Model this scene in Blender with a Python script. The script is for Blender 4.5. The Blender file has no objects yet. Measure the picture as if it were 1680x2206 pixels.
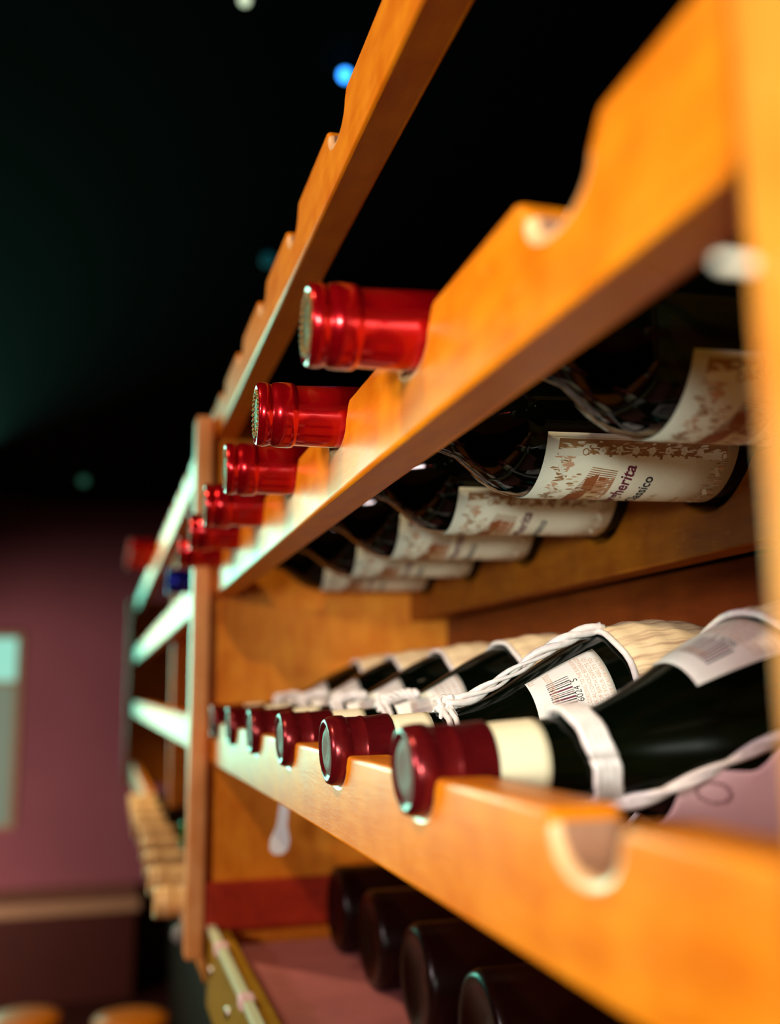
import bpy, bmesh, math, random
from mathutils import Vector, Matrix
random.seed(7)
PI = math.pi; D = math.radians
S = 0.125            # one notch spacing of the rack, in metres
EYE = 13.0           # eye height in notch spacings
def P(x, y, z): return Vector((x*S, y*S, (z+EYE)*S))
scene = bpy.context.scene
COL = scene.collection

# ------------------------------------------------------------------ camera, world, lights, exposure
F_PX, YAW, PITCH, ROLL = 2188.5, 0.2773, 0.1729, -0.0108
cd = bpy.data.cameras.new('camera'); cam = bpy.data.objects.new('camera', cd); COL.objects.link(cam)
cd.sensor_fit = 'VERTICAL'; cd.sensor_height = 36.0; cd.sensor_width = 36.0*1680/2206
cd.lens = F_PX/2206*36.0
cd.clip_start = 0.01; cd.clip_end = 60
Fv = Vector((math.sin(YAW)*math.cos(PITCH), math.cos(YAW)*math.cos(PITCH), math.sin(PITCH)))
Rv = Vector((math.cos(YAW), -math.sin(YAW), 0)); Uv = Rv.cross(Fv)
R2 = Rv*math.cos(ROLL)+Uv*math.sin(ROLL); U2 = -Rv*math.sin(ROLL)+Uv*math.cos(ROLL)
m = Matrix((R2, U2, -Fv)).transposed().to_4x4(); m.translation = P(0, 0, 0)
cam.matrix_world = m
cd.dof.use_dof = True; cd.dof.focus_distance = 3.88*S; cd.dof.aperture_fstop = 4.0
scene.camera = cam

scene.view_settings.view_transform = 'Standard'; scene.view_settings.look = 'None'
scene.view_settings.exposure = 0.0; scene.view_settings.gamma = 1.0
scene.view_settings.use_curve_mapping = False
w = bpy.data.worlds.new('world'); scene.world = w; w.use_nodes = True
w.node_tree.nodes['Background'].inputs[0].default_value = (0.5, 0.12, 0.06, 1)
w.node_tree.nodes['Background'].inputs[1].default_value = 0.002

def area(name, loc, target, size, power, color, size_y=None, spread=PI):
    l = bpy.data.lights.new(name, 'AREA'); l.energy = power; l.color = color
    l.size = size*S; l.spread = spread
    if size_y: l.shape = 'RECTANGLE'; l.size_y = size_y*S
    o = bpy.data.objects.new(name, l); COL.objects.link(o)
    o.location = P(*loc); d = P(*target)-o.location
    o.rotation_euler = d.to_track_quat('-Z', 'Y').to_euler(); return o
def spot(name, loc, target, radius, power, color, cone=1.2):
    l = bpy.data.lights.new(name, 'SPOT'); l.energy = power; l.color = color
    l.shadow_soft_size = radius*S; l.spot_size = cone; l.spot_blend = 0.5
    o = bpy.data.objects.new(name, l); COL.objects.link(o)
    o.location = P(*loc); d = P(*target)-o.location
    o.rotation_euler = d.to_track_quat('-Z', 'Y').to_euler(); return o
area('side_window_light', (-8, -0.5, 2.2), (1, 4, 0), 2.4, 2.5, (1.0, 0.80, 0.80), 0.8, spread=1.6)
spot('track_spot_light', (-5.0, 3.1, 7.5), (1.2, 3.4, 0.4), 0.16, 31, (1.0, 0.78, 0.46), 1.3)
area('far_window_light', (-9, 40, 3.5), (0.8, 10, 0), 10, 8.5, (0.24, 1.0, 0.72), 12, spread=0.9)
spot('label_fill_light', (-2.6, -5.2, 0.2), (1.75, 4.0, 0.42), 0.7, 56, (0.92, 1.0, 0.86), 0.36)  # unseen fill spot added behind the camera, narrow cone brightening the bottle labels
spot('far_rack_fill_light', (-6, 16, 6), (0.4, 16, -2.5), 0.2, 85, (1.0, 0.74, 0.45), 1.7)  # unseen fill spot added to brighten the farther rack and the stools
spot('far_wall_fill_light', (-12, 36, -6), (-5, 52, -9), 1.0, 95, (1.0, 0.68, 0.64), 1.7)  # unseen low spot added to brighten the mauve far wall

# ------------------------------------------------------------------ materials
def new_mat(name):
    mt = bpy.data.materials.new(name); mt.use_nodes = True
    return mt, mt.node_tree.nodes, mt.node_tree.links, mt.node_tree.nodes['Principled BSDF']
def plain(name, col, rough=0.5, metal=0.0, spec=0.5, noise=0.0, nscale=200, bump=0.0, coat=0.0):
    mt, N, L, B = new_mat(name)
    B.inputs['Base Color'].default_value = (*col, 1); B.inputs['Roughness'].default_value = rough
    B.inputs['Metallic'].default_value = metal; B.inputs['Specular IOR Level'].default_value = spec
    B.inputs['Coat Weight'].default_value = coat
    tc = N.new('ShaderNodeTexCoord'); nz = N.new('ShaderNodeTexNoise'); nz.inputs['Scale'].default_value = nscale
    nz.inputs['Detail'].default_value = 4; L.new(tc.outputs['Object'], nz.inputs['Vector'])
    mx = N.new('ShaderNodeMix'); mx.data_type = 'RGBA'
    mx.inputs['A'].default_value = (*[c*(1-noise) for c in col], 1)
    mx.inputs['B'].default_value = (*[min(1, c*(1+noise)) for c in col], 1)
    L.new(nz.outputs['Fac'], mx.inputs['Factor']); L.new(mx.outputs['Result'], B.inputs['Base Color'])
    if bump:
        bp = N.new('ShaderNodeBump'); bp.inputs['Strength'].default_value = bump; bp.inputs['Distance'].default_value = 0.0006
        L.new(nz.outputs['Fac'], bp.inputs['Height']); L.new(bp.outputs['Normal'], B.inputs['Normal'])
    return mt
def glow(name, col, strength):
    mt, N, L, B = new_mat(name)
    B.inputs['Base Color'].default_value = (0, 0, 0, 1)
    B.inputs['Emission Color'].default_value = (*col, 1); B.inputs['Emission Strength'].default_value = strength
    return mt
def wood(name, a, b, rough=0.34, axis=1, coat=0.35, worn=(1.0, 0.50, 0.10)):
    mt, N, L, B = new_mat(name)
    tc = N.new('ShaderNodeTexCoord')
    mp = N.new('ShaderNodeMapping'); sc = [1, 1, 1]; sc[axis] = 0.18
    mp.inputs['Scale'].default_value = sc; L.new(tc.outputs['Object'], mp.inputs['Vector'])
    n1 = N.new('ShaderNodeTexNoise'); n1.inputs['Scale'].default_value = 130; n1.inputs['Detail'].default_value = 6
    L.new(mp.outputs['Vector'], n1.inputs['Vector'])
    n2 = N.new('ShaderNodeTexNoise'); n2.inputs['Scale'].default_value = 38; n2.inputs['Detail'].default_value = 5
    L.new(tc.outputs['Object'], n2.inputs['Vector'])
    ad = N.new('ShaderNodeMath'); ad.operation = 'MULTIPLY_ADD'; ad.inputs[1].default_value = 0.45
    L.new(n1.outputs['Fac'], ad.inputs[0])
    h = N.new('ShaderNodeMath'); h.operation = 'MULTIPLY'; h.inputs[1].default_value = 0.55
    L.new(n2.outputs['Fac'], h.inputs[0]); L.new(h.outputs[0], ad.inputs[2])
    cr = N.new('ShaderNodeValToRGB'); cr.color_ramp.elements[0].position = 0.36; cr.color_ramp.elements[1].position = 0.66
    cr.color_ramp.elements[0].color = (*a, 1); cr.color_ramp.elements[1].color = (*b, 1)
    L.new(ad.outputs[0], cr.inputs['Fac'])
    # fine pale scuffs in the varnish
    n3 = N.new('ShaderNodeTexNoise'); n3.inputs['Scale'].default_value = 420; n3.inputs['Detail'].default_value = 5
    n3.inputs['Roughness'].default_value = 0.7; L.new(mp.outputs['Vector'], n3.inputs['Vector'])
    c3 = N.new('ShaderNodeValToRGB'); c3.color_ramp.elements[0].position = 0.60; c3.color_ramp.elements[1].position = 0.70
    L.new(n3.outputs['Fac'], c3.inputs['Fac'])
    mk = N.new('ShaderNodeMath'); mk.operation = 'MULTIPLY'; mk.inputs[1].default_value = 0.30
    L.new(c3.outputs['Color'], mk.inputs[0])
    mx = N.new('ShaderNodeMix'); mx.data_type = 'RGBA'; mx.inputs['B'].default_value = (*worn, 1)
    L.new(mk.outputs[0], mx.inputs['Factor']); L.new(cr.outputs['Color'], mx.inputs['A'])
    L.new(mx.outputs['Result'], B.inputs['Base Color'])
    B.inputs['Coat Weight'].default_value = coat; B.inputs['Coat Roughness'].default_value = 0.28
    B.inputs['Specular IOR Level'].default_value = 0.4
    ro = N.new('ShaderNodeMapRange'); ro.inputs['To Min'].default_value = rough-0.06; ro.inputs['To Max'].default_value = rough+0.16
    L.new(n2.outputs['Fac'], ro.inputs['Value']); L.new(ro.outputs['Result'], B.inputs['Roughness'])
    bp = N.new('ShaderNodeBump'); bp.inputs['Strength'].default_value = 0.25; bp.inputs['Distance'].default_value = 0.0004
    L.new(n3.outputs['Fac'], bp.inputs['Height']); L.new(bp.outputs['Normal'], B.inputs['Normal'])
    return mt
M = {}
M['wood'] = wood('varnished_orange_wood', (0.74, 0.17, 0.002), (0.92, 0.29, 0.004), coat=0.08)
M['wood_v'] = wood('varnished_upright_wood', (0.74, 0.20, 0.008), (0.95, 0.38, 0.04), axis=2, coat=0.12)
M['wood_x'] = wood('varnished_panel_wood', (0.68, 0.17, 0.003), (0.90, 0.32, 0.018), rough=0.42, axis=2, coat=0.1)
M['notch_inner'] = plain('worn_notch_wood', (0.42, 0.20, 0.12), 0.4, noise=0.15, coat=0.3)
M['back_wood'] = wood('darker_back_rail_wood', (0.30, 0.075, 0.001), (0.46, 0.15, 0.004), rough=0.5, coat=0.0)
M['stile_wood'] = wood('pale_pink_orange_stile_wood', (0.78, 0.30, 0.09), (0.92, 0.44, 0.17), axis=2, coat=0.12)
M['sanded'] = plain('bare_sanded_notch_wood', (0.90, 0.50, 0.24), 0.4, noise=0.08, coat=0.3)
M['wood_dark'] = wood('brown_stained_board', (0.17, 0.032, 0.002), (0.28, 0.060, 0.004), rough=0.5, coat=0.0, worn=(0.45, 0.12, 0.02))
M['panel_strip'] = wood('dark_red_panel_strip', (0.30, 0.012, 0.003), (0.48, 0.03, 0.004), rough=0.5, coat=0.1, worn=(0.5, 0.1, 0.02))
M['mauve_shelf'] = plain('mauve_shelf_lining', (0.42, 0.13, 0.13), 0.55, noise=0.25, nscale=30)
M['pale_strip'] = plain('pale_green_edge_strip', (0.72, 0.80, 0.52), 0.35, noise=0.05)
M['olive'] = wood('olive_ochre_board', (0.34, 0.19, 0.005), (0.46, 0.26, 0.01), coat=0.3, worn=(0.6, 0.45, 0.1))
M['glass'] = plain('dark_bottle_glass', (0.001, 0.0014, 0.0008), 0.06, spec=0.26, noise=0.1)
M['glass_flask'] = plain('dark_green_flask_glass', (0.001, 0.002, 0.0006), 0.12, spec=0.18, noise=0.2)
M['red_foil'] = plain('bright_red_foil', (0.50, 0.001, 0.006), 0.22, metal=0.75, noise=0.08, nscale=90, coat=0.45)
M['gold_foil'] = plain('embossed_gold_foil', (0.20, 0.11, 0.03), 0.5, metal=0.8, noise=0.3, nscale=500, bump=0.8)
M['wine_foil'] = plain('burgundy_foil', (0.17, 0.006, 0.009), 0.24, metal=0.6, noise=0.3, nscale=160, bump=0.35)
M['wine_foil_end'] = plain('dull_burgundy_foil_end', (0.16, 0.11, 0.09), 0.6, metal=0.1, noise=0.2, nscale=400, bump=0.6)
M['blue_foil'] = plain('blue_foil', (0.003, 0.012, 0.45), 0.25, metal=0.5)
M['cream_foil'] = plain('cream_foil', (0.95, 0.62, 0.28), 0.35, metal=0.1, noise=0.1)
M['green_foil'] = plain('green_foil', (0.02, 0.16, 0.015), 0.3, metal=0.5)
M['yellow_paper'] = plain('pale_yellow_neck_paper', (1.0, 0.84, 0.58), 0.55, noise=0.06, nscale=300)
M['white_paper'] = plain('white_label_paper', (0.95, 0.88, 0.80), 0.6, noise=0.03)
M['rose_paper'] = plain('rose_label_paper', (0.92, 0.58, 0.60), 0.6, noise=0.05)
M['rose_ink'] = plain('faded_rose_ink', (0.42, 0.20, 0.22), 0.7)
M['cream_paper'] = plain('cream_label_paper', (0.94, 0.93, 0.80), 0.6, noise=0.05, nscale=350)
M['brown_ink'] = plain('sepia_ink', (0.40, 0.20, 0.075), 0.7, noise=0.55, nscale=1500)
M['light_ink'] = plain('pale_sepia_ink', (0.72, 0.56, 0.34), 0.7, noise=0.15, nscale=900)
M['rust_ink'] = plain('rust_ink', (0.34, 0.10, 0.03), 0.7, noise=0.4, nscale=900)
M['plum_ink'] = plain('plum_ink', (0.16, 0.015, 0.05), 0.6)
M['black_ink'] = plain('black_ink', (0.02, 0.015, 0.02), 0.6)
M['tan_ink'] = plain('tan_ink', (0.72, 0.42, 0.27), 0.7)
M['raffia'] = plain('pale_raffia', (0.90, 0.74, 0.72), 0.42, noise=0.25, nscale=260, bump=0.8)
M['white_cord'] = plain('white_string', (0.95, 0.92, 0.92), 0.6, noise=0.05)
M['metal'] = plain('brushed_nail_steel', (0.7, 0.7, 0.66), 0.3, metal=1.0)
M['grey'] = plain('grey_card', (0.25, 0.27, 0.27), 0.5)
M['far_wall'] = plain('mauve_painted_plaster', (0.42, 0.15, 0.17), 0.8, noise=0.22, nscale=1.6)
M['black_paint'] = plain('near_black_paint', (0.003, 0.004, 0.003), 0.9, spec=0.05, noise=0.2, nscale=3)
M['dark_floor'] = plain('dark_brown_floor', (0.05, 0.014, 0.008), 0.45, noise=0.3, nscale=4)
M['bench_top'] = plain('beige_bench_top', (0.55, 0.36, 0.17), 0.5, noise=0.1, nscale=8)
M['cabinet'] = plain('black_brown_cabinet', (0.02, 0.006, 0.003), 0.8, spec=0.1)
M['bench'] = plain('dark_brown_bench', (0.075, 0.012, 0.002), 0.6, noise=0.3, nscale=6)
# raffia basket: strands running along the bottle
def basket_mat():
    mt, N, L, B = new_mat('woven_raffia')
    at = N.new('ShaderNodeUVMap'); at.uv_map = 'UVMap'
    mp = N.new('ShaderNodeMapping'); mp.inputs['Scale'].default_value = (3, 90, 1)
    L.new(at.outputs['UV'], mp.inputs['Vector'])
    nz = N.new('ShaderNodeTexNoise'); nz.inputs['Scale'].default_value = 1.0; nz.inputs['Detail'].default_value = 5
    L.new(mp.outputs['Vector'], nz.inputs['Vector'])
    cr = N.new('ShaderNodeValToRGB')
    cr.color_ramp.elements[0].position = 0.30; cr.color_ramp.elements[0].color = (0.50, 0.28, 0.18, 1)
    cr.color_ramp.elements[1].position = 0.52; cr.color_ramp.elements[1].color = (0.98, 0.76, 0.48, 1)
    L.new(nz.outputs['Fac'], cr.inputs['Fac']); L.new(cr.outputs['Color'], B.inputs['Base Color'])
    B.inputs['Roughness'].default_value = 0.5
    bp = N.new('ShaderNodeBump'); bp.inputs['Strength'].default_value = 0.6; bp.inputs['Distance'].default_value = 0.0008
    L.new(nz.outputs['Fac'], bp.inputs['Height']); L.new(bp.outputs['Normal'], B.inputs['Normal'])
    return mt
M['basket'] = basket_mat()

# ------------------------------------------------------------------ helpers
def obj(name, bm, mats, parent=None, loc=None, smooth=False, kind=None):
    me = bpy.data.meshes.new(name); bm.normal_update(); bm.to_mesh(me); bm.free()
    for mm in (mats if isinstance(mats, (list, tuple)) else [mats]): me.materials.append(mm)
    if smooth:
        for f in me.polygons: f.use_smooth = True
    o = bpy.data.objects.new(name, me); COL.objects.link(o)
    if parent: o.parent = parent
    if loc is not None: o.location = loc
    if kind: o['kind'] = kind
    return o
def thing(name, label, cat, loc, group=None, rot=(0, 0, 0)):
    o = bpy.data.objects.new(name, None); COL.objects.link(o); o.empty_display_size = 0.02
    o.location = loc; o.rotation_euler = rot; o['label'] = label; o['category'] = cat
    if group: o['group'] = group
    return o
def tag(o, label, cat, group=None):
    o['label'] = label; o['category'] = cat
    if group: o['group'] = group
    return o
def dup(root, loc, label, group=None, rot=None, skip=()):
    r = root.copy(); COL.objects.link(r); r.location = loc; r['label'] = label
    if group: r['group'] = group
    if rot is not None: r.rotation_euler = rot
    for ch in list(root.children):
        if ch.name.split('.')[0] in skip: continue
        c = ch.copy(); COL.objects.link(c); c.parent = r
        for g in list(ch.children):
            d = g.copy(); COL.objects.link(d); d.parent = c
    return r
def box(bm, x0, x1, y0, y1, z0, z1, bev=0.0, mi=0):
    """box in notch spacings, relative to the object's own origin"""
    r = bmesh.ops.create_cube(bm, size=1.0)
    for v in r['verts']:
        v.co = Vector(((x0+x1)/2+v.co.x*(x1-x0), (y0+y1)/2+v.co.y*(y1-y0), (z0+z1)/2+v.co.z*(z1-z0)))*S
    fs = set(f for v in r['verts'] for f in v.link_faces)
    for f in fs: f.material_index = mi
    if bev:
        es = list(set(e for f in fs for e in f.edges))
        q = bmesh.ops.bevel(bm, geom=es, offset=bev*S, segments=2, affect='EDGES', profile=0.6)
        for f in q['faces']: f.material_index = mi
    return bm
def lathe(bm, prof, seg=48, mi=0, uv=None, close=True):
    """revolve (x, r) about the local X axis, in notch spacings"""
    rings = []
    for x, r in prof:
        if r < 1e-5: rings.append([bm.verts.new((x*S, 0, 0))])
        else: rings.append([bm.verts.new((x*S, -r*S*math.cos(2*PI*i/seg), -r*S*math.sin(2*PI*i/seg))) for i in range(seg)])
    for j in range(len(rings)-1):
        a, b = rings[j], rings[j+1]
        for i in range(seg):
            k = (i+1) % seg
            vs = [a[i % len(a)], a[k % len(a)], b[k % len(b)], b[i % len(b)]]
            u = []
            for v in vs:
                if v not in u: u.append(v)
            if len(u) > 2:
                f = bm.faces.new(u); f.material_index = mi; f.smooth = True
                if uv:
                    for l, (jj, ii) in zip(f.loops, [(j, i), (j, i+1), (j+1, i+1), (j+1, i)][:len(u)]):
                        l[uv].uv = (prof[jj][0], ii/seg)
    bmesh.ops.recalc_face_normals(bm, faces=bm.faces[:])
    return bm
def tube(bm, pts, rad, seg=8, mi=0):
    """round strand through points (metres)"""
    pts = [Vector(p) for p in pts]; n = len(pts); rings = []
    up = Vector((0.13, 0.27, 0.95))
    for i, p in enumerate(pts):
        t = (pts[min(i+1, n-1)]-pts[max(i-1, 0)]).normalized()
        a = t.cross(up).normalized(); b = t.cross(a)
        rr = rad(i/(n-1)) if callable(rad) else rad
        rings.append([bm.verts.new(p+(a*math.cos(2*PI*k/seg)+b*math.sin(2*PI*k/seg))*rr) for k in range(seg)])
    for j in range(n-1):
        for k in range(seg):
            f = bm.faces.new((rings[j][k], rings[j][(k+1) % seg], rings[j+1][(k+1) % seg], rings[j+1][k])); f.material_index = mi; f.smooth = True
    for r in (rings[0][::-1], rings[-1]):
        f = bm.faces.new(r); f.material_index = mi
    return bm
def interp(prof, x):
    for (x0, r0), (x1, r1) in zip(prof, prof[1:]):
        if x0 <= x <= x1 and x1 > x0: return r0+(r1-r0)*(x-x0)/(x1-x0)
    return prof[-1][1] if x > prof[-1][0] else prof[0][1]
def surf(prof, x, phi, eps=0.0):
    """point on a bottle: phi 0 faces the near side, +90 deg is straight down"""
    r = interp(prof, x)+eps
    return Vector((x*S, -r*S*math.cos(phi), -r*S*math.sin(phi)))
def patch(bm, prof, x0, x1, p0, p1, eps=0.0015, nx=10, np_=28, mi=0, thick=0.0012):
    """curved paper patch; p0, p1 may be functions of t in 0..1 along x"""
    f0 = p0 if callable(p0) else (lambda t: p0); f1 = p1 if callable(p1) else (lambda t: p1)
    G = []
    for e in (eps+thick, eps):
        g = []
        for i in range(nx+1):
            t = i/nx; x = x0+(x1-x0)*t
            g.append([bm.verts.new(surf(prof, x, f0(t)+(f1(t)-f0(t))*j/np_, e)) for j in range(np_+1)])
        G.append(g)
    fs = []
    for i in range(nx):
        for j in range(np_):
            fs.append(bm.faces.new((G[0][i][j], G[0][i+1][j], G[0][i+1][j+1], G[0][i][j+1])))
            fs.append(bm.faces.new((G[1][i][j], G[1][i][j+1], G[1][i+1][j+1], G[1][i+1][j])))
    for i in range(nx):
        fs.append(bm.faces.new((G[0][i][0], G[1][i][0], G[1][i+1][0], G[0][i+1][0])))
        fs.append(bm.faces.new((G[0][i][np_], G[0][i+1][np_], G[1][i+1][np_], G[1][i][np_])))
    for j in range(np_):
        fs.append(bm.faces.new((G[0][0][j], G[0][0][j+1], G[1][0][j+1], G[1][0][j])))
        fs.append(bm.faces.new((G[0][nx][j], G[1][nx][j], G[1][nx][j+1], G[0][nx][j+1])))
    for f in fs: f.material_index = mi; f.smooth = True
def ink(bm, prof, pts, eps, mi):
    """flat printed shape following the curved surface; pts are (x, phi)"""
    span = max(p for _, p in pts)-min(p for _, p in pts)
    if span < 0.12:
        try: f = bm.faces.new([bm.verts.new(surf(prof, x, p, eps)) for x, p in pts])
        except ValueError: return
        f.material_index = mi; return
    t = bmesh.new()
    t.faces.new([t.verts.new((x, p*0.3, 0)) for x, p in pts])
    bmesh.ops.triangulate(t, faces=t.faces[:])
    for _ in range(5):
        es = [e for e in t.edges if e.calc_length() > 0.025]
        if not es: break
        bmesh.ops.subdivide_edges(t, edges=es, cuts=1); bmesh.ops.triangulate(t, faces=t.faces[:])
    mp = {v: bm.verts.new(surf(prof, v.co.x, v.co.y/0.3, eps)) for v in t.verts}
    for f in t.faces:
        try: g = bm.faces.new([mp[v] for v in f.verts]); g.material_index = mi
        except ValueError: pass
    t.free()
def blob(bm, prof, x, p, rx, rp, eps, mi, n=8, jag=0.25, rot=0.0):
    pts = []
    for i in range(n):
        a = 2*PI*i/n; q = 1+random.uniform(-jag, jag)
        dx, dp = rx*q*math.cos(a), rp*q*math.sin(a)
        pts.append((x+dx*math.cos(rot)-dp*math.sin(rot), p+dx*math.sin(rot)+dp*math.cos(rot)))
    ink(bm, prof, pts, eps, mi)
_fonts = {}
def words(bm, prof, text, size, x, phi, eps, mi, shear=0.0, align='CENTER', bold=0.0, stretch=1.0, fit=None):
    """text reading up round the bottle, letter tops towards the neck; size in notch spacings"""
    cu = bpy.data.curves.new('text', 'FONT'); cu.body = text; cu.size = size; cu.shear = shear
    cu.align_x = align; cu.offset = bold*size; cu.resolution_u = 3
    o = bpy.data.objects.new('text', cu); COL.objects.link(o)
    dg = bpy.context.evaluated_depsgraph_get()
    me = bpy.data.meshes.new_from_object(o.evaluated_get(dg))
    r = interp(prof, x)
    if fit:
        wd = max(v.co.x for v in me.vertices)-min(v.co.x for v in me.vertices)
        stretch = min(stretch, fit*r/wd)
    vs = [bm.verts.new(surf(prof, x-v.co.y, phi-v.co.x*stretch/r, eps)) for v in me.vertices]
    for p in me.polygons:
        try: f = bm.faces.new([vs[i] for i in p.vertices]); f.material_index = mi
        except ValueError: pass
    bpy.data.objects.remove(o); bpy.data.meshes.remove(me); bpy.data.curves.remove(cu)

# ------------------------------------------------------------------ the room
FLOOR, CEIL = -EYE, 9.5
def struct(name, dims, mat):
    bm = bmesh.new(); box(bm, *dims); o = obj(name, bm, mat, loc=P(0, 0, 0), kind='structure'); return o
struct('floor', (-26, 16, -22, 52, FLOOR-0.4, FLOOR), M['dark_floor'])
struct('ceiling', (-26, 16, -22, 52, CEIL, CEIL+0.4), M['black_paint'])
struct('wall_far', (-26, 16, 52, 52.8, FLOOR, CEIL), M['far_wall'])
struct('wall_left', (-26.8, -26, -22, 52.8, FLOOR, CEIL), M['black_paint'])
struct('wall_right', (16, 16.8, -22, 52.8, FLOOR, CEIL), M['black_paint'])
struct('wall_near', (-26.8, 16.8, -22.8, -22, FLOOR, CEIL), M['black_paint'])

# ------------------------------------------------------------------ the wine rack
XF = 0.856; TH = 0.165            # rail front plane and thickness
def rail_profile(y0, y1, zb, zt, notches, nb, nw=0.135, lip=1.0):
    """outline of a rail (y, z, is_notch), counter-clockwise seen from the front"""
    pts = [(y0, zb, 0), (y0, zt, 0)]
    for k in notches:
        pts += [(k-nw-0.075*lip, zt, 0), (k-nw-0.055*lip, zt-0.008*lip, 0), (k-nw-0.004, zt-0.060*lip, 1)]
        zc = nb+nw*1.0; zc = min(zc, zt-0.01-0.060*lip)
        h = zc-nb
        for i in range(0, 13):
            a = PI*i/12
            pts.append((k-nw*math.cos(a), zc-h*math.sin(a), 1))
        pts += [(k+nw+0.004, zt-0.060*lip, 1), (k+nw+0.055*lip, zt-0.008*lip, 0), (k+nw+0.075*lip, zt, 0)]
    pts += [(y1, zt, 0), (y1, zb, 0)]
    return pts
def rail_mesh(prof, x0, x1, c=0.018, cn=0.030):
    bm = bmesh.new(); n = len(prof); ins = []
    for i in range(n):
        a, b, d = prof[i-1], prof[i], prof[(i+1) % n]
        e1 = Vector((b[0]-a[0], b[1]-a[1])).normalized(); e2 = Vector((d[0]-b[0], d[1]-b[1])).normalized()
        nn = Vector((e1.y, -e1.x))+Vector((e2.y, -e2.x))      # inward for clockwise outline
        nn = nn.normalized() if nn.length > 1e-6 else Vector((0, -1))
        ins.append((nn, cn if b[2] else c))
    loops = []
    steps = [(0.0, 1.0), (0.12, 0.45), (0.45, 0.12), (1.0, 0.0)]
    for side in (0, 1):
        for sx, sn in (steps if side == 0 else steps[::-1]):
            lp = []
            for (y, z, q), (nn, cc) in zip(prof, ins):
                x = x0+sx*cc if side == 0 else x1-sx*min(cc, c)
                w_ = sn*(cc if side == 0 else min(cc, c))
                lp.append(bm.verts.new(Vector((x, y+nn.x*w_, z+nn.y*w_))*S))
            loops.append(lp)
    for j in range(len(loops)-1):
        for i in range(n):
            k = (i+1) % n
            f = bm.faces.new((loops[j][i], loops[j][k], loops[j+1][k], loops[j+1][i]))
            f.smooth = (j != 3)
            if prof[i][2] and prof[k][2]:
                f.material_index = 1 if j < 3 else (2 if j == 3 else 0)
    bm.faces.new(loops[0]); bm.faces.new(loops[-1][::-1])
    bmesh.ops.recalc_face_normals(bm, faces=bm.faces[:])
    bmesh.ops.triangulate(bm, faces=[f for f in bm.faces if len(f.verts) > 4])
    return bm
Y0 = 1.756
LEV = {'T': (2.046, 2.362, 2.235), 'M': (0.745, 1.068, 0.930), 'L': (-0.540, -0.230, -0.338)}
near_n = [Y0+k for k in range(0, 7) if Y0+k < 8.0]
far_n = [8.95+k for k in range(0, 17)]
YA, YB = 0.93, 8.20               # bay between the two uprights
rack = thing('wine_rack', 'orange varnished wooden wine rack filling the foreground, left end at the thin upright', 'wine rack', P(0, 0, FLOOR))
rack_o = rack.location.copy()
def part(name, bm, mats, parent=rack, smooth=False):
    o = obj(name, bm, mats, parent, smooth=smooth)
    o.location = P(0, 0, 0)-parent.location
    return o
for key in 'TML':
    zb, zt, nb = LEV[key]
    part('rail', rail_mesh(rail_profile(YA, YB, zb, zt, near_n, nb, nw=0.128 if key == 'L' else 0.135, lip=0.45 if key == 'L' else (0.6 if key == 'T' else 1.0)), XF, XF+TH, cn={'L': 0.024, 'M': 0.028, 'T': 0.024}[key]), [M['wood'], M['sanded'], M['notch_inner']])
bm = bmesh.new(); box(bm, XF, XF+TH, YA, YB-0.07, -2.30, -1.775, 0.012)
o = part('front_board', bm, M['olive']); o['label'] = 'olive front board of the bottom shelf'
bm = bmesh.new(); box(bm, XF-0.006, XF+0.055, YA, YB-0.07, -1.775, -1.725, 0.01)
e = part('edge_strip', bm, M['pale_strip']); e['label'] = 'pale edge strip'
for y in (7.45, 6.20, 4.85, 3.40):
    bm = bmesh.new(); box(bm, XF-0.022, XF+0.07, y-0.07, y+0.07, -1.79, -1.712, 0.02)
    obj('clip', bm, M['rose_paper'], e)
for y in (7.85, 6.85, 5.4, 3.9):
    bm = bmesh.new(); lathe(bm, [(0, 0), (0.0, 0.030), (0.012, 0.038), (0.02, 0.038)], 12)
    nl = obj('nail', bm, M['metal'], o); nl.location = Vector((XF-0.016, y, -1.99))*S
# scalloped back rail and back board
def scallop(y0, y1, zb, zt, cs, r, zc):
    pts = [(y0, zb, 0), (y0, zt, 0)]
    for k in cs:
        a0 = math.asin(max(-1, min(1, (zc-zt)/r)))
        for i in range(0, 15):
            a = a0+(PI-2*a0)*i/14
            pts.append((k-r*math.cos(a), zc-r*math.sin(a), 0))
    pts += [(y1, zt, 0), (y1, zb, 0)]
    return pts
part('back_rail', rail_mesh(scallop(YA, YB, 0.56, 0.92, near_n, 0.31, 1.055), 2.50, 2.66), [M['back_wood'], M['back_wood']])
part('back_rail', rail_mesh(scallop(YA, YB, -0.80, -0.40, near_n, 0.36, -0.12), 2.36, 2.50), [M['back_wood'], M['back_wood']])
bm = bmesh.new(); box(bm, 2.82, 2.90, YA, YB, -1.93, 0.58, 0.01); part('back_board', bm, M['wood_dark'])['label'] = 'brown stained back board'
bm = bmesh.new(); box(bm, 0.83, 2.9, YB, YB+0.13, -1.97, 2.22, 0.02); part('side_panel', bm, M['wood_x'])
bm = bmesh.new(); box(bm, 0.83, 2.9, YA-0.15, YA, -2.3, 2.5, 0.02); part('side_panel', bm, M['wood_x'])
bm = bmesh.new(); box(bm, 0.69, 0.83, YB-0.07, YB+0.13, -1.98, 2.22, 0.03); part('stile', bm, M['stile_wood'])
bm = bmesh.new(); box(bm, 0.812, 0.853, YA-0.15, YA+0.17, -2.3, 2.5, 0.012); st = part('stile', bm, M['wood_v'])
bm = bmesh.new(); lathe(bm, [(0, 0), (0.004, 0.005), (0.010, 0.0085), (0.066, 0.0085)], 16)
pg = obj('peg', bm, M['cream_paper'], st, smooth=True); pg.location = Vector((0.755, 1.09, 0.548))*S; pg['label'] = 'small pale peg'
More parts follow.
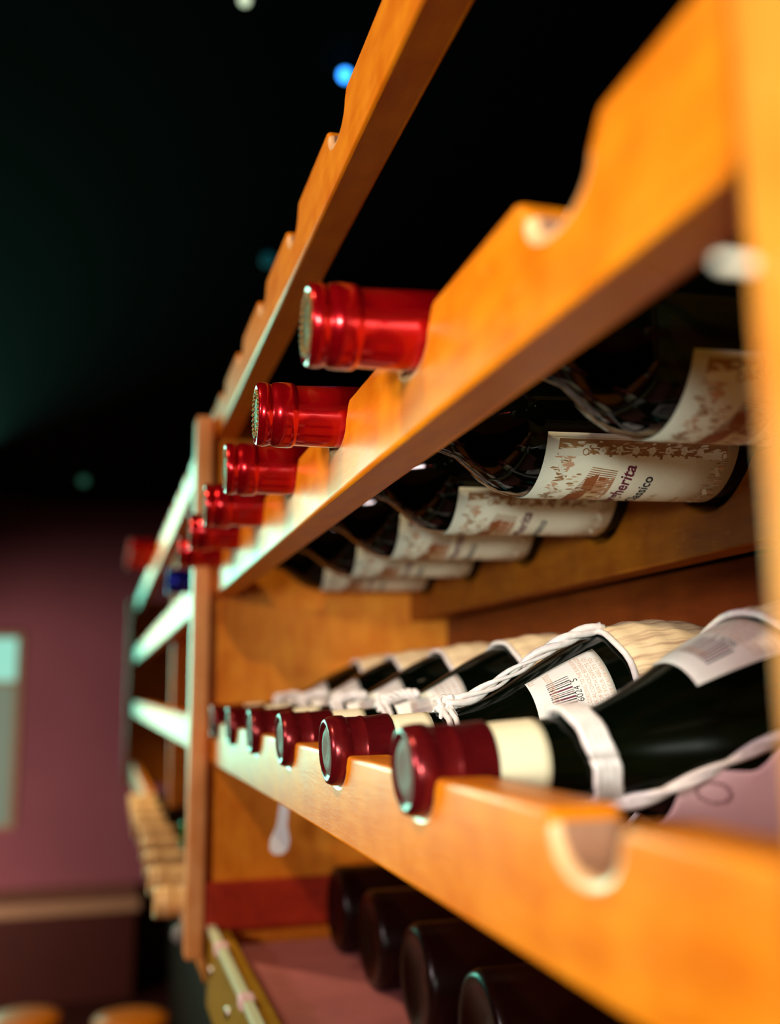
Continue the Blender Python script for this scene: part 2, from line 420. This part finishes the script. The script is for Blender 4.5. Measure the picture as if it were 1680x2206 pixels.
bm = bmesh.new(); box(bm, XF+TH, 2.82, YA, YB, -1.98, -1.90, 0.01); part('shelf', bm, M['mauve_shelf'])['label'] = 'mauve lined bottom shelf'
bm = bmesh.new(); box(bm, 0.84, 2.82, YB-0.10, YB, -1.77, -1.43, 0.01); part('panel_strip', bm, M['panel_strip'])['label'] = 'dark red strip across the end panel'  # dark red strip added low across the end panel
# dark cabinet carrying the racks
bm = bmesh.new(); box(bm, 1.95, 2.88, 0.7, 27.3, FLOOR, -2.32, 0.03)
cb = obj('base_cabinet', bm, M['cabinet'], loc=P(0, 0, 0)); tag(cb, 'dark brown cabinet under the wine racks', 'cabinet')

# the farther rack, seen blurred to the left of the upright
YC, YD = YB+0.14, 26.9
rack2 = thing('wine_rack', 'blurred farther wine rack to the left of the upright, its rails shining mint green', 'wine rack', P(0, YC, FLOOR))
for key in 'TML':
    zb, zt, nb = LEV[key]
    part('rail', rail_mesh(rail_profile(YC, YD, zb, zt, far_n, nb), XF, XF+TH), [M['wood'], M['sanded'], M['notch_inner']], rack2)
part('rail', rail_mesh(rail_profile(YC, YD, -2.2, -1.73, far_n, -1.83), XF, XF+TH), [M['wood'], M['sanded'], M['notch_inner']], rack2)
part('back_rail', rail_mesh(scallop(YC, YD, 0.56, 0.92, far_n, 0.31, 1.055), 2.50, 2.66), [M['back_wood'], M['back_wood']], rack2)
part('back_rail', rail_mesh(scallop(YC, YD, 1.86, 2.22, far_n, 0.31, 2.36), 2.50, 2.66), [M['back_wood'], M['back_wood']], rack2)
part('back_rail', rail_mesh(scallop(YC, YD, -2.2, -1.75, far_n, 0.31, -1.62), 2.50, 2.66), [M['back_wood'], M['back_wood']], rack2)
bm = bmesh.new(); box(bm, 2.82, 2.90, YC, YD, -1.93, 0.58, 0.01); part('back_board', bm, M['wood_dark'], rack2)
for yy in (15.4, YD):
    bm = bmesh.new(); box(bm, 1.03 if yy < 20 else 0.83, 2.9, yy, yy+0.13, -2.3, 2.3, 0.02); part('side_panel', bm, M['wood_x'], rack2)
bm = bmesh.new(); box(bm, 0.69, 0.83, YD-0.07, YD+0.13, -2.3, 2.3, 0.03); part('stile', bm, M['wood_v'], rack2)

# ------------------------------------------------------------------ bottles of the upper row
BP = [(0.0, 0.100), (0.40, 0.108), (0.46, 0.112), (0.72, 0.120), (0.80, 0.145), (0.86, 0.19), (0.92, 0.24),
      (0.98, 0.275), (1.04, 0.293), (1.10, 0.300), (2.30, 0.300)]
def bottle_glass():
    bm = bmesh.new()
    lathe(bm, [(0.02, 0)]+[(max(x, 0.02), r) for x, r in BP]+[(2.36, 0.29), (2.385, 0.265), (2.39, 0.22), (2.34, 0.12), (2.30, 0)], 64)
    return bm
CAP = [(0.012, 0), (0.012, 0.100), (0.0, 0.106), (0.0, 0.114), (0.006, 0.121), (0.03, 0.1235), (0.046, 0.121), (0.052, 0.1165),
       (0.058, 0.1165), (0.066, 0.1235), (0.09, 0.1265), (0.125, 0.1265), (0.140, 0.125), (0.146, 0.118), (0.152, 0.1165),
       (0.20, 0.1175), (0.30, 0.1205), (0.395, 0.1225), (0.397, 0.1215), (0.397, 0.112)]
LB = [(x, r) for x, r in BP]
def wine_label():
    """cream label with sepia garland, farmhouse and lettering wrapped round the bottle"""
    random.seed(3)
    bm = bmesh.new()
    x0, x1 = 1.080, 1.900; a0, a1 = D(20.5), D(160)
    patch(bm, LB, x0, x1, a0, a1, nx=4, np_=48, mi=0)
    E1, E2, E3 = 0.0032, 0.0038, 0.0044
    L_ = x1-x0
    X = lambda t: x0+L_*t
    # garland band on the near long side and one on the far side
    for s, A in ((1, a0), (-1, a1)):
        n = 60
        for i in range(n):
            t0, t1 = 0.06+0.88*i/n, 0.06+0.88*(i+1)/n
            i0 = A+s*D(4.5); j0 = A+s*D(15.5+random.uniform(-1.3, 1.0)+(2.2 if i % 9 == 0 else 0))
            ink(bm, LB, [(X(t0), i0), (X(t1), i0), (X(t1), j0), (X(t0), j0)], E1, 1)
        for i in range(70):
            blob(bm, LB, X(random.uniform(0.07, 0.93)), A+s*D(random.uniform(5.5, 14)), 0.010, D(1.1), E2, random.choice((2, 3, 2)), 5, 0.5, random.uniform(0, 3))
        for i in range(9):
            t = 0.20+0.085*i; ph = A+s*D(12.0+random.uniform(-1, 1))
            for q in range(5):
                a = 2*PI*q/5; blob(bm, LB, X(t)+0.009*math.cos(a), ph+D(2.0)*math.sin(a), 0.008, D(1.5), E3, 2, 6, 0.1)
        # scrolls at both ends
        for t, dt in ((0.05, 0.15), (0.80, 0.13)):
            ink(bm, LB, [(X(t), A+s*D(13)), (X(t+dt), A+s*D(10)), (X(t+dt+0.02), A+s*D(14)), (X(t+dt), A+s*D(17)), (X(t+0.02), A+s*D(17.5))], E3, 2)
            blob(bm, LB, X(t+dt), A+s*D(14), 0.014, D(3.0), E3+0.0004, 1, 9, 0.05)
            blob(bm, LB, X(t+dt), A+s*D(14), 0.010, D(2.2), E3+0.0008, 2, 9, 0.05)
    # garland down both short sides
    for c, w_ in ((0.10, 0.05), (0.92, 0.045)):
        for i in range(46):
            ph = a0+D(16)+(a1-a0-D(32))*(i+random.random())/46
            tt = c+0.018*math.sin(i*0.9)
            blob(bm, LB, X(tt), ph, 0.016*random.uniform(0.6, 1.3), D(1.9), E1, random.choice((1, 4, 4, 1)), 6, 0.45, random.uniform(0, 3))
            blob(bm, LB, X(tt+random.uniform(-w_, w_)*0.5), ph, 0.007, D(1.3), E2, 2, 5, 0.4, random.uniform(0, 3))
        for i in range(5):
            ph = a0+D(24)+(a1-a0-D(48))*i/4
            ink(bm, LB, [(X(c-0.03), ph), (X(c-0.015), ph-D(1.2)), (X(c+0.022), ph+D(7)), (X(c+0.002), ph+D(9))], E3, 2)
    # ornament cross near the corner
    blob(bm, LB, X(0.13), a0+D(25), 0.028, D(2.2), E2, 4, 8, 0.15); blob(bm, LB, X(0.13), a0+D(25), 0.008, D(6), E2, 4, 8, 0.15)
    # thin frame line
    for ph in (a0+D(3.2), a1-D(3.2)):
        ink(bm, LB, [(X(0.03), ph), (X(0.97), ph), (X(0.97), ph+D(0.35)), (X(0.03), ph+D(0.35))], E1, 3)
    # farmhouse: roof, walls, windows, trees (its top towards the neck)
    c = D(84)
    def h(tx, d): return (X(tx*1.2-0.16), c-D(d))
    ink(bm, LB, [h(0.46, 27), h(0.46, -27), h(0.40, -27), h(0.37, -14), h(0.36, 5), h(0.37, 20), h(0.41, 27)], E1, 4)
    ink(bm, LB, [h(0.37, -22), h(0.30, -12), h(0.30, 4), h(0.345, 12), h(0.37, 10)], E2, 5)
    ink(bm, LB, [h(0.385, 8), h(0.335, 14), h(0.335, 26), h(0.385, 31)], E2, 5)
    ink(bm, LB, [h(0.37, -22), h(0.37, 10), h(0.43, 10), h(0.43, -22)], E2+0.0002, 3)
    for i in range(6):
        d = -18+i*8.5
        ink(bm, LB, [h(0.39, d), h(0.39, d+3), h(0.42, d+3), h(0.42, d)], E3, 5 if i % 2 else 1)
        ink(bm, LB, [h(0.435, d), h(0.435, d+5), h(0.445, d+5), h(0.445, d)], E3, 2)
    for i in range(26):
        blob(bm, LB, X((random.uniform(0.22, 0.31)+abs(i-13)*0.003)*1.2-0.14), c-D((i-13)*2.5), 0.015, D(0.9), E1, random.choice((3, 1, 4)), 6, 0.4, 0.25)
    for i in range(16):
        d = 8+i*1.9
        ink(bm, LB, [h(0.30+0.003*i, d), h(0.30+0.003*i, d+0.8), h(0.46, d+0.8-3), h(0.46, d-3)], E3, random.choice((1, 5)))
    words(bm, LB, 'Santa Margherita', 0.077, X(0.480), D(95), E3, 6, shear=0.28, bold=0.02)
    words(bm, LB, 'Chianti Classico', 0.065, X(0.592), D(95), E3, 7, shear=0.18, bold=0.018)
    words(bm, LB, 'RISERVA', 0.046, X(0.675), D(95), E3, 3, bold=0.01, stretch=1.2)
    for i in range(14):
        blob(bm, LB, X(0.80), D(91)-D((i-7)*1.6), 0.010, D(1.0), E1, 3, 6, 0.4)
    return bm
label_mats = [M['cream_paper'], M['brown_ink'], M['cream_paper'], M['light_ink'], M['tan_ink'], M['rust_ink'], M['plum_ink'], M['black_ink']]
def make_bottle():
    t = thing('wine_bottle', '', 'wine bottle', P(XF-0.315, Y0+1.015, 1.046), None, (0, D(-0.8), D(-2.2)))
    obj('glass', bottle_glass(), M['glass'], t)
    bm = bmesh.new(); lathe(bm, CAP, 56); cp = obj('capsule', bm, M['red_foil'], t); cp['label'] = 'bright red foil capsule'
    bm = bmesh.new(); lathe(bm, [(0.006, 0), (0.004, 0.03), (0.008, 0.04), (0.002, 0.06), (0.007, 0.08), (0.003, 0.095), (0.011, 0.101)], 40)
    for i in range(26):
        a = 2*PI*i/26; q = bmesh.ops.create_uvsphere(bm, u_segments=6, v_segments=4, radius=0.009*S)
        for v in q['verts']: v.co = v.co+Vector((0.002, 0.086*math.cos(a), 0.086*math.sin(a)))*S
    obj('capsule_seal', bm, M['gold_foil'], cp, smooth=True)
    bm = bmesh.new(); patch(bm, BP, 0.398, 0.50, -PI, PI, eps=0.002, nx=2, np_=40); obj('neck_band', bm, M['yellow_paper'], t)
    obj('label', wine_label(), label_mats, t)
    return t
b1 = make_bottle()
b1['label'] = 'nearest red-capped wine bottle on the middle rail, its capsule drawn largest'
b1['group'] = 'red-capped bottles on the middle rail'
more = ['second nearest red-capped bottle on the middle rail, its capsule in sharp focus with gold studs',
        'third nearest red-capped wine bottle on the middle rail, just below the sharp one',
        'fourth nearest red-capped wine bottle on the middle rail, its capsule beside the upright',
        'fifth nearest red-capped wine bottle on the middle rail, its capsule tip over the upright',
        'farthest of the red-capped bottles on the middle rail before the upright']
bottles = [b1]
for k, lb in enumerate(more):
    bottles.append(dup(b1, P(XF-0.315, Y0+2.015+k, 1.046), lb, 'red-capped bottles on the middle rail', rot=(D([-1, 3, -4, 2, -1][k]), D(-0.8), D(-2.2))))

# ------------------------------------------------------------------ straw flasks of the lower row
FP = [(0.0, 0.100), (0.25, 0.108), (0.42, 0.112), (0.54, 0.122), (0.64, 0.150), (0.76, 0.205), (0.90, 0.280), (1.02, 0.335),
      (1.14, 0.375), (1.26, 0.395), (1.38, 0.400), (1.50, 0.390), (1.62, 0.360), (1.74, 0.300), (1.82, 0.23)]
def smooth_prof(p, n=4):
    out = []
    for i in range(len(p)-1):
        p0, p1, p2, p3 = p[max(i-1, 0)], p[i], p[i+1], p[min(i+2, len(p)-1)]
        for j in range(n):
            t = j/n
            out.append(tuple(0.5*((2*p1[c])+(-p0[c]+p2[c])*t+(2*p0[c]-5*p1[c]+4*p2[c]-p3[c])*t*t+(-p0[c]+3*p1[c]-3*p2[c]+p3[c])*t**3) for c in (0, 1)))
    out.append(p[-1]); return out
FPS = smooth_prof(FP)
FCAP = [(0.014, 0), (0.014, 0.088), (0.004, 0.098), (0.0, 0.106), (0.004, 0.116), (0.02, 0.124), (0.045, 0.127), (0.07, 0.126), (0.078, 0.1195),
        (0.086, 0.1185), (0.13, 0.1170), (0.136, 0.1195), (0.142, 0.1205), (0.150, 0.1170), (0.235, 0.1215), (0.245, 0.1205), (0.245, 0.11)]
def back_label(prof, x0, x1, pc, halfw):
    """warning label: bars, digits and lines of small print"""
    bm = bmesh.new(); random.seed(11)
    patch(bm, prof, x0, x1, pc-halfw, pc+halfw, nx=10, np_=16, mi=0)
    E1 = 0.0036; L_ = x1-x0; X = lambda t: x0+L_*t
    words(bm, prof, 'CONTAINS SULFITES', 0.030, X(0.30), pc+halfw*0.35, E1, 1, align='LEFT', fit=halfw*1.2)
    words(bm, prof, 'IT', 0.03, X(0.10), pc-halfw*0.80, E1, 1)
    y = 0.60
    for i in range(13):
        w_ = random.choice((0.020, 0.035, 0.024, 0.055)); dark = 2 if i % 2 == 0 else 3
        a = pc+halfw*y
        ink(bm, prof, [(X(0.20), a), (X(0.50), a), (X(0.50), a-halfw*w_), (X(0.20), a-halfw*w_)], E1, dark)
        y -= w_+random.uniform(0.03, 0.06)
    words(bm, prof, '6024  5', 0.034, X(0.585), pc+halfw*0.50, E1, 2, align='LEFT', fit=halfw*0.80)
    rows = ['(1) ACCORDING TO THE SURGEON', 'DRINK ALCOHOLIC BEVERAGES', 'RISK OF BIRTH DEFECTS. (2)', 'IMPAIRS YOUR ABILITY TO', 'AND MAY CAUSE HEALTH']
    for i, q in enumerate(rows):
        words(bm, prof, q, 0.021, X(0.665+0.076*i), pc+halfw*0.92, E1, 1, align='LEFT', bold=0.0, fit=halfw*1.84)
    return bm
BLM = [M['white_paper'], M['tan_ink'], M['black_ink'], M['plum_ink']]
def basket_bm():
    bm = bmesh.new(); uv = bm.loops.layers.uv.new('UVMap')
    pr = []
    for i in range(0, 21):
        x = 1.13+(1.83-1.13)*i/20
        pr.append((x, interp(FPS, min(x, 1.82))+0.020+0.004*math.sin(i*1.9)))
    pr = [(1.125, pr[0][1]-0.018), (1.118, pr[0][1]-0.004)]+pr+[(1.87, 0.20), (1.89, 0.12), (1.89, 0)]
    lathe(bm, pr, 72, uv=uv)
    return bm
def rim_bm():
    bm = bmesh.new(); r = interp(FPS, 1.125)+0.016
    pts = [Vector((1.122*S+0.0006*math.sin(i*1.1), -r*S*math.cos(2*PI*i/60), -r*S*math.sin(2*PI*i/60))) for i in range(61)]
    tube(bm, pts, 0.013*S, 8); return bm
def strands(path, n, rad, spread, twist=3.0, seg=8):
    """n twisting strands following a path of points (notch spacings, local)"""
    bm = bmesh.new(); path = [Vector(p)*S for p in path]
    for q in range(n):
        pts = []
        N_ = len(path)
        for i, p in enumerate(path):
            t = (path[min(i+1, N_-1)]-path[max(i-1, 0)]).normalized()
            a = t.cross(Vector((0, 0.6, 0.8))).normalized(); b = t.cross(a)
            an = 2*PI*q/n+twist*i/N_*2*PI
            pts.append(p+(a*math.cos(an)+b*math.sin(an))*spread*S)
        tube(bm, pts, lambda t: rad*S*(0.85+0.3*math.sin(t*9+q)), seg)
    return bm
def along(prof, x0, x1, f0, f1, eps=0.022, n=26, lift=0.0):
    out = []
    for i in range(n+1):
        t = i/n; x = x0+(x1-x0)*t; ph = f0+(f1-f0)*t
        out.append(surf(prof, x, ph, eps+lift*math.sin(PI*t))/S)
    return out
def ring(x, r, n=34, wob=0.006): return [Vector((x+wob*math.sin(i*1.7), -r*math.cos(2*PI*i/n), -r*math.sin(2*PI*i/n))) for i in range(n+1)]
TILT = D(-3.0)
def make_flask(k, label, lab=None, neck_x=0.50, cord=(D(-78), D(-70)), cord_end=1.15, front=None, flat_neck=False):
    t = thing('straw_flask', label, 'wine flask', P(XF-0.047, Y0+k, -0.222), 'straw flasks on the lower rail', rot=(0, TILT, 0))
    bm = bmesh.new(); lathe(bm, [(0.02, 0)]+[(max(x, 0.02), r) for x, r in FPS]+[(1.86, 0.12), (1.87, 0)], 64); obj('glass', bm, M['glass_flask'], t)
    bm = bmesh.new(); lathe(bm, FCAP, 56); cp = obj('capsule', bm, M['wine_foil'], t)
    bm = bmesh.new(); lathe(bm, [(0.010, 0), (0.012, 0.03), (0.006, 0.05), (0.006, 0.074), (0.012, 0.082), (0.013, 0.089)], 40)
    obj('capsule_seal', bm, M['wine_foil_end'], cp)
    bm = bmesh.new()
    patch(bm, FPS, 0.240, 0.400, lambda q: -PI+0.05*math.sin(9*q), lambda q: PI, eps=0.004, nx=6, np_=44)
    obj('neck_band', bm, M['yellow_paper'], t)
    bk = obj('basket', basket_bm(), M['basket'], t)
    obj('rim_cord', rim_bm(), M['raffia'], bk)
    if lab: obj('back_label', back_label(FPS, *lab), BLM, t)
    if front is not None: front(t)
    # raffia round the neck, the knot and the cord running back to the basket
    r = interp(FPS, neck_x)+0.012
    if flat_neck:
        bm = bmesh.new()
        for q, dx in enumerate((-0.030, -0.010, 0.010, 0.030)):
            tube(bm, [(p+Vector((-0.25*p.z, 0, 0)))*S for p in ring(neck_x+dx, r+0.004, wob=0.003)], 0.0145*S, 8)
    else:
        bm = bmesh.new()
        for dx in (-0.014, 0.014): tube(bm, [p*S for p in ring(neck_x+dx, r, wob=0.004)], 0.012*S, 8)
    obj('neck_tie', bm, M['raffia'], t)
    c0, c1 = cord
    path = along(FPS, neck_x, cord_end, c0, c1, 0.026, 30, 0.02)
    if flat_neck:                      # pulled taut over the shoulder
        a_, b_ = path[0], path[-1]; path = []
        for i in range(31):
            p = a_.lerp(b_, i/30); rr = math.hypot(p.y, p.z); need = interp(FPS, p.x)+0.020
            if rr < need: p = Vector((p.x, p.y*need/rr, p.z*need/rr))
            path.append(p)
    co = obj('cord', strands(path, 3 if not flat_neck else 2, 0.0135, 0.015 if not flat_neck else 0.009, 2.2), M['raffia'], t)
    bm = bmesh.new(); kp = surf(FPS, neck_x, c0, 0.03)
    for q in range(3):
        pts = []
        for i in range(15):
            a = 2*PI*i/14
            pts.append(kp+Vector((0.030*math.cos(a)*(1 if q else 0.7), 0.022*math.sin(a)*math.cos(q), 0.026*math.sin(a+q)))*S)
        tube(bm, pts, 0.010*S, 7)
    for q in (-1, 1):
        tube(bm, [kp+Vector((0.012*q+0.03*q*s, -0.03*s-0.01, -0.075*s))*S for s in (0, 0.3, 0.6, 1.0)], 0.009*S, 7)
    obj('knot', bm, M['raffia'], co)
    return t
def card(t):
    """rose coloured scalloped front label"""
    bm = bmesh.new()
    def top(q):
        # shoulder, then the lobe: the upper outline of the card
        if q < 0.24: return D(26)-D(15)*math.sin(PI/2*min(1, q/0.09))
        if q < 0.42: return D(11)-D(17)*(0.5-0.5*math.cos(PI*(q-0.24)/0.18))
        return D(-6)-D(6)*math.sin(PI*min(1, (q-0.42)/0.5))
    patch(bm, FPS, 0.74, 1.40, top, lambda q: D(80), eps=0.012, nx=40, np_=22, mi=0)
    for i in range(7):
        for j in range(9):
            x = 1.00+0.05*i; p = D(4)+D(4.2)*j+D(random.uniform(-1, 1))
            ink(bm, FPS, [(x, p), (x+0.014, p), (x+0.014, p+D(2.6)), (x, p+D(2.6))], 0.0155, 1)
    for i in range(18):
        a = 2*PI*i/18; x = 0.82+0.04*math.cos(a); p = D(26)+D(7)*math.sin(a)
        blob(bm, FPS, x, p, 0.006, D(1.4), 0.0155, 1, 6, 0.2)
    obj('front_label', bm, [M['rose_paper'], M['rose_ink']], t)
flasks = []
flasks.append(make_flask(1, 'nearest straw flask on the lower rail, with a rose scalloped label and broad raffia tie',
                         lab=(0.84, 1.11, D(-76), D(30)), neck_x=0.545, cord=(D(74), D(-14)), front=card, flat_neck=True))
flasks.append(make_flask(2, 'second nearest straw flask on the lower rail, with sharp barcode label and twisted raffia cord',
                         lab=(0.775, 1.045, D(-38), D(27)), neck_x=0.47, cord=(D(-78), D(-84))))
fl = ['third nearest straw flask on the lower rail, its square white label blurred',
      'fourth nearest straw flask on the lower rail, between the blurred white labels and the upright',
      'fifth nearest straw flask on the lower rail, its label tinged blue',
      'farthest straw flask on the lower rail, right beside the upright']
f3 = make_flask(3, fl[0], lab=(0.55, 0.86, D(-44), D(30)), neck_x=0.50, cord=(D(-80), D(-60)), cord_end=0.66)
flasks.append(f3)
for q in range(3):
    flasks.append(dup(f3, P(XF-0.047, Y0+4+q, -0.222), fl[q+1], 'straw flasks on the lower rail', rot=(D([4, -3, 5][q]), TILT, 0)))

# ------------------------------------------------------------------ dark bottles lying on the bottom shelf, bases to the front
M['glass_brown'] = plain('dark_brown_bottle_glass', (0.010, 0.0012, 0.0006), 0.28, spec=0.22)
def dark_bottle():
    t = thing('shelf_bottle', '', 'wine bottle', P(2.72, Y0+1, -1.90+0.302), 'dark bottles on the bottom shelf', rot=(0, 0, 0))
    bm = bmesh.new()
    lathe(bm, [(-0.93, 0), (-0.90, 0.10), (-0.96, 0.22), (-0.975, 0.26), (-0.96, 0.290), (-0.93, 0.300), (-0.3, 0.300), (-0.2, 0.28), (-0.12, 0.2), (-0.06, 0.12), (0.06, 0.11), (0.06, 0)], 40)
    obj('glass', bm, M['glass_brown'], t)
    bm = bmesh.new(); lathe(bm, [(0.0, 0.119), (0.0, 0.121), (0.07, 0.121), (0.07, 0)], 24); obj('capsule', bm, M['wine_foil'], t)
    return t
nm = ['nearest', 'second nearest', 'third nearest', 'fourth nearest', 'fifth nearest', 'farthest']
d1 = dark_bottle(); d1['label'] = 'nearest of the dark bottles lying on the bottom shelf, half hidden under the lower rail'
for q in range(1, 6):
    dup(d1, P(2.72, Y0+1+q, -1.90+0.302), nm[q]+' of the dark bottles lying on the bottom shelf behind the mauve lining', 'dark bottles on the bottom shelf')

# ------------------------------------------------------------------ bottles of the farther rack
def coloured(name, label, loc, foil, group=None, glassy='glass'):
    t = thing(name, label, 'wine bottle', loc, group)
    obj('glass', bottle_glass(), M[glassy], t)
    bm = bmesh.new(); lathe(bm, CAP, 32); obj('capsule', bm, M[foil], t)
    return t
tip = 0.50
cr = coloured('wine_bottle', 'cream-capped bottle nearest the upright, lowest of the cream steps left of it', P(tip, far_n[0], -1.705), 'cream_foil', 'cream-capped bottles of the farther rack')
cl = ['second', 'third', 'fourth', 'fifth', 'sixth', 'seventh', 'eighth', 'ninth']
for q in range(8):
    dup(cr, P(tip+0.01*((q*5) % 4), far_n[q+1], -1.705), cl[q]+' from the bottom in the blurred steps of cream-capped bottles left of the upright', 'cream-capped bottles of the farther rack')
bm = bmesh.new(); lathe(bm, [(-0.006, 0), (-0.006, 0.085), (0.006, 0.085), (0.006, 0)], 28)
gt = obj('bottle_tag', bm, M['grey'], loc=P(tip+0.22, far_n[0]-0.13, -1.93)); gt.rotation_euler = (0, 0, PI/2)
tag(gt, 'round grey tag hanging below the cream-capped bottles, left of the upright', 'tag')
bm = bmesh.new(); pts = [Vector((0, 0, 0.05)), Vector((0, 0.02, 0.12)), Vector((0, 0.06, 0.20)), Vector((0, 0.13, 0.36))]
pts = [Vector((p.y, p.x, p.z))*S for p in pts]
tube(bm, pts, 0.004*S, 6); obj('string', bm, M['white_cord'], gt)
coloured('wine_bottle', 'green-capped bottle lying on top of the cream-capped bottles, left of the upright', P(0.82, far_n[1]+0.5, -1.375), 'green_foil', None, 'glass_flask')
coloured('wine_bottle', 'blue-capped bottle on the middle rail just left of the upright', P(XF-0.26, far_n[1], 1.046), 'blue_foil')
r0 = coloured('wine_bottle', 'nearest of three blurred red-capped bottles on the top rail far left', P(XF-0.45, far_n[8], 2.338), 'red_foil', 'red-capped bottles far along the top rail')
dup(r0, P(XF-0.45, far_n[9], 2.338), 'middle one of three blurred red-capped bottles on the top rail far left', 'red-capped bottles far along the top rail')
dup(r0, P(XF-0.45, far_n[10], 2.338), 'farthest of three blurred red-capped bottles on the top rail far left', 'red-capped bottles far along the top rail')

# ------------------------------------------------------------------ white tag hanging below the lower rail
tg = thing('hanging_tag', 'white paper tag hanging on a string below the lower rail', 'tag', P(1.22, 6.9, -0.54))
bm = bmesh.new()
out = [(-0.03, 0.0), (0.03, 0.0), (0.035, -0.18), (0.065, -0.27), (0.06, -0.33), (0.025, -0.36), (-0.025, -0.36), (-0.06, -0.33), (-0.065, -0.27), (-0.035, -0.18)]
for yy, rev in ((-0.006, 0), (0.006, 1)):
    vs = [bm.verts.new(Vector((x-0.35*(-z)*0.35, yy, z-0.16))*S) for x, z in out]
    bm.faces.new(vs[::-1] if rev else vs)
bm.verts.ensure_lookup_table(); n = len(out)
for i in range(n): bm.faces.new((bm.verts[i], bm.verts[(i+1) % n], bm.verts[n+(i+1) % n], bm.verts[n+i]))
bmesh.ops.recalc_face_normals(bm, faces=bm.faces[:])
obj('card', bm, M['white_cord'], tg)
bm = bmesh.new(); tube(bm, [Vector((-0.16, 0, 0.10))*S, Vector((-0.16, 0, 0.02))*S, Vector((-0.05, 0, -0.03))*S, Vector((0, 0, -0.20))*S], 0.012*S, 6)
obj('string', bm, M['white_cord'], tg)

# ------------------------------------------------------------------ far side of the room
bm = bmesh.new(); box(bm, -16, 1.9, 48, 52, FLOOR, -9.35, 0.05); bn = thing('wall_bench', 'long dark bench with a beige top against the mauve far wall', 'bench', P(0, 50, FLOOR))
ob = obj('base', bm, M['bench'], bn); ob.location = P(0, 0, 0)-bn.location
bm = bmesh.new(); box(bm, -16.2, 2.1, 47.8, 52, -9.35, -8.85, 0.05); ob = obj('bench_top', bm, M['bench_top'], bn); ob.location = P(0, 0, 0)-bn.location
# tall bright window at the left end of the far wall
bm = bmesh.new(); box(bm, -7.2, -3.5, 51.85, 52.0, -6.2, 2.9, 0.04); fr = obj('window_1', bm, M['bench_top'], loc=P(0, 0, 0), kind='structure')
bm = bmesh.new(); box(bm, -7.0, -3.8, 51.78, 51.86, 0.6, 2.6); obj('pane', bm, glow('mint_daylight', (0.42, 1.0, 0.78), 0.75), fr)
bm = bmesh.new(); box(bm, -7.0, -3.8, 51.78, 51.86, -6.0, 0.4); obj('pane', bm, glow('dim_frosted_daylight', (0.50, 0.62, 0.42), 0.32), fr)
# small ceiling lamps, out of focus
def px_dir(px, py):
    return Fv+R2*(px-840)/F_PX-U2*(py-1103)/F_PX
def ceiling_lamp(px, py, r, col, st, label):
    d = px_dir(px, py); k = (CEIL-r*1.5)/d.z; p = d*k
    t = thing('ceiling_lamp', label, 'lamp', P(p.x, p.y, CEIL))
    bm = bmesh.new(); bmesh.ops.create_uvsphere(bm, u_segments=20, v_segments=12, radius=r*S)
    b = obj('bulb', bm, glow('lamp_glow', col, st), t, smooth=True); b.location = Vector((0, 0, -r*1.5*S))
    bm = bmesh.new(); bmesh.ops.create_cone(bm, cap_ends=True, segments=20, radius1=r*0.9*S, radius2=r*0.7*S, depth=r*0.7*S)
    h = obj('socket', bm, M['black_paint'], t); h.location = Vector((0, 0, -r*0.35*S))
ceiling_lamp(743, 162, 0.10, (0.03, 0.28, 1.0), 5.0, 'small bright blue ceiling light left of the top rail')
ceiling_lamp(527, 0, 0.08, (0.75, 0.9, 0.6), 1.2, 'small pale ceiling light at the top edge of the picture')
ceiling_lamp(180, 1036, 0.20, (0.12, 0.5, 0.3), 0.16, 'dim round green-grey ceiling light above the mauve wall')
ceiling_lamp(578, 560, 0.16, (0.02, 0.3, 0.35), 0.12, 'faint teal ceiling light beside the top rail')
# stools with orange seats standing low on the left
def stool(x, y, label):
    t = thing('wooden_stool', label, 'stool', P(x, y, FLOOR), 'stools low on the left')
    bm = bmesh.new(); lathe(bm, [(0, 0), (0, 0.75), (0.12, 0.82), (0.3, 0.80), (0.36, 0.5), (0.36, 0)], 32)
    s_ = obj('seat', bm, M['wood'], t); s_.rotation_euler = (0, -PI/2, 0); s_.location = Vector((0, 0, 5.65*S))
    for i in range(4):
        a = PI/4+i*PI/2; bm = bmesh.new()
        tube(bm, [Vector((0.85*math.cos(a), 0.85*math.sin(a), 0))*S, Vector((0.55*math.cos(a), 0.55*math.sin(a), 5.65))*S], 0.13*S, 10)
        obj('leg', bm, M['wood'], t)
    bm = bmesh.new(); tube(bm, [Vector((0.77*math.cos(a), 0.77*math.sin(a), 1.8))*S for a in [2*PI*i/24 for i in range(25)]], 0.07*S, 8)
    obj('foot_ring', bm, M['metal'], t)
    return t
stool(0.95, 24.6, 'orange wooden stool low on the left, nearest the rack')
stool(-1.35, 25.4, 'orange wooden stool at the lower left corner, away from the rack')
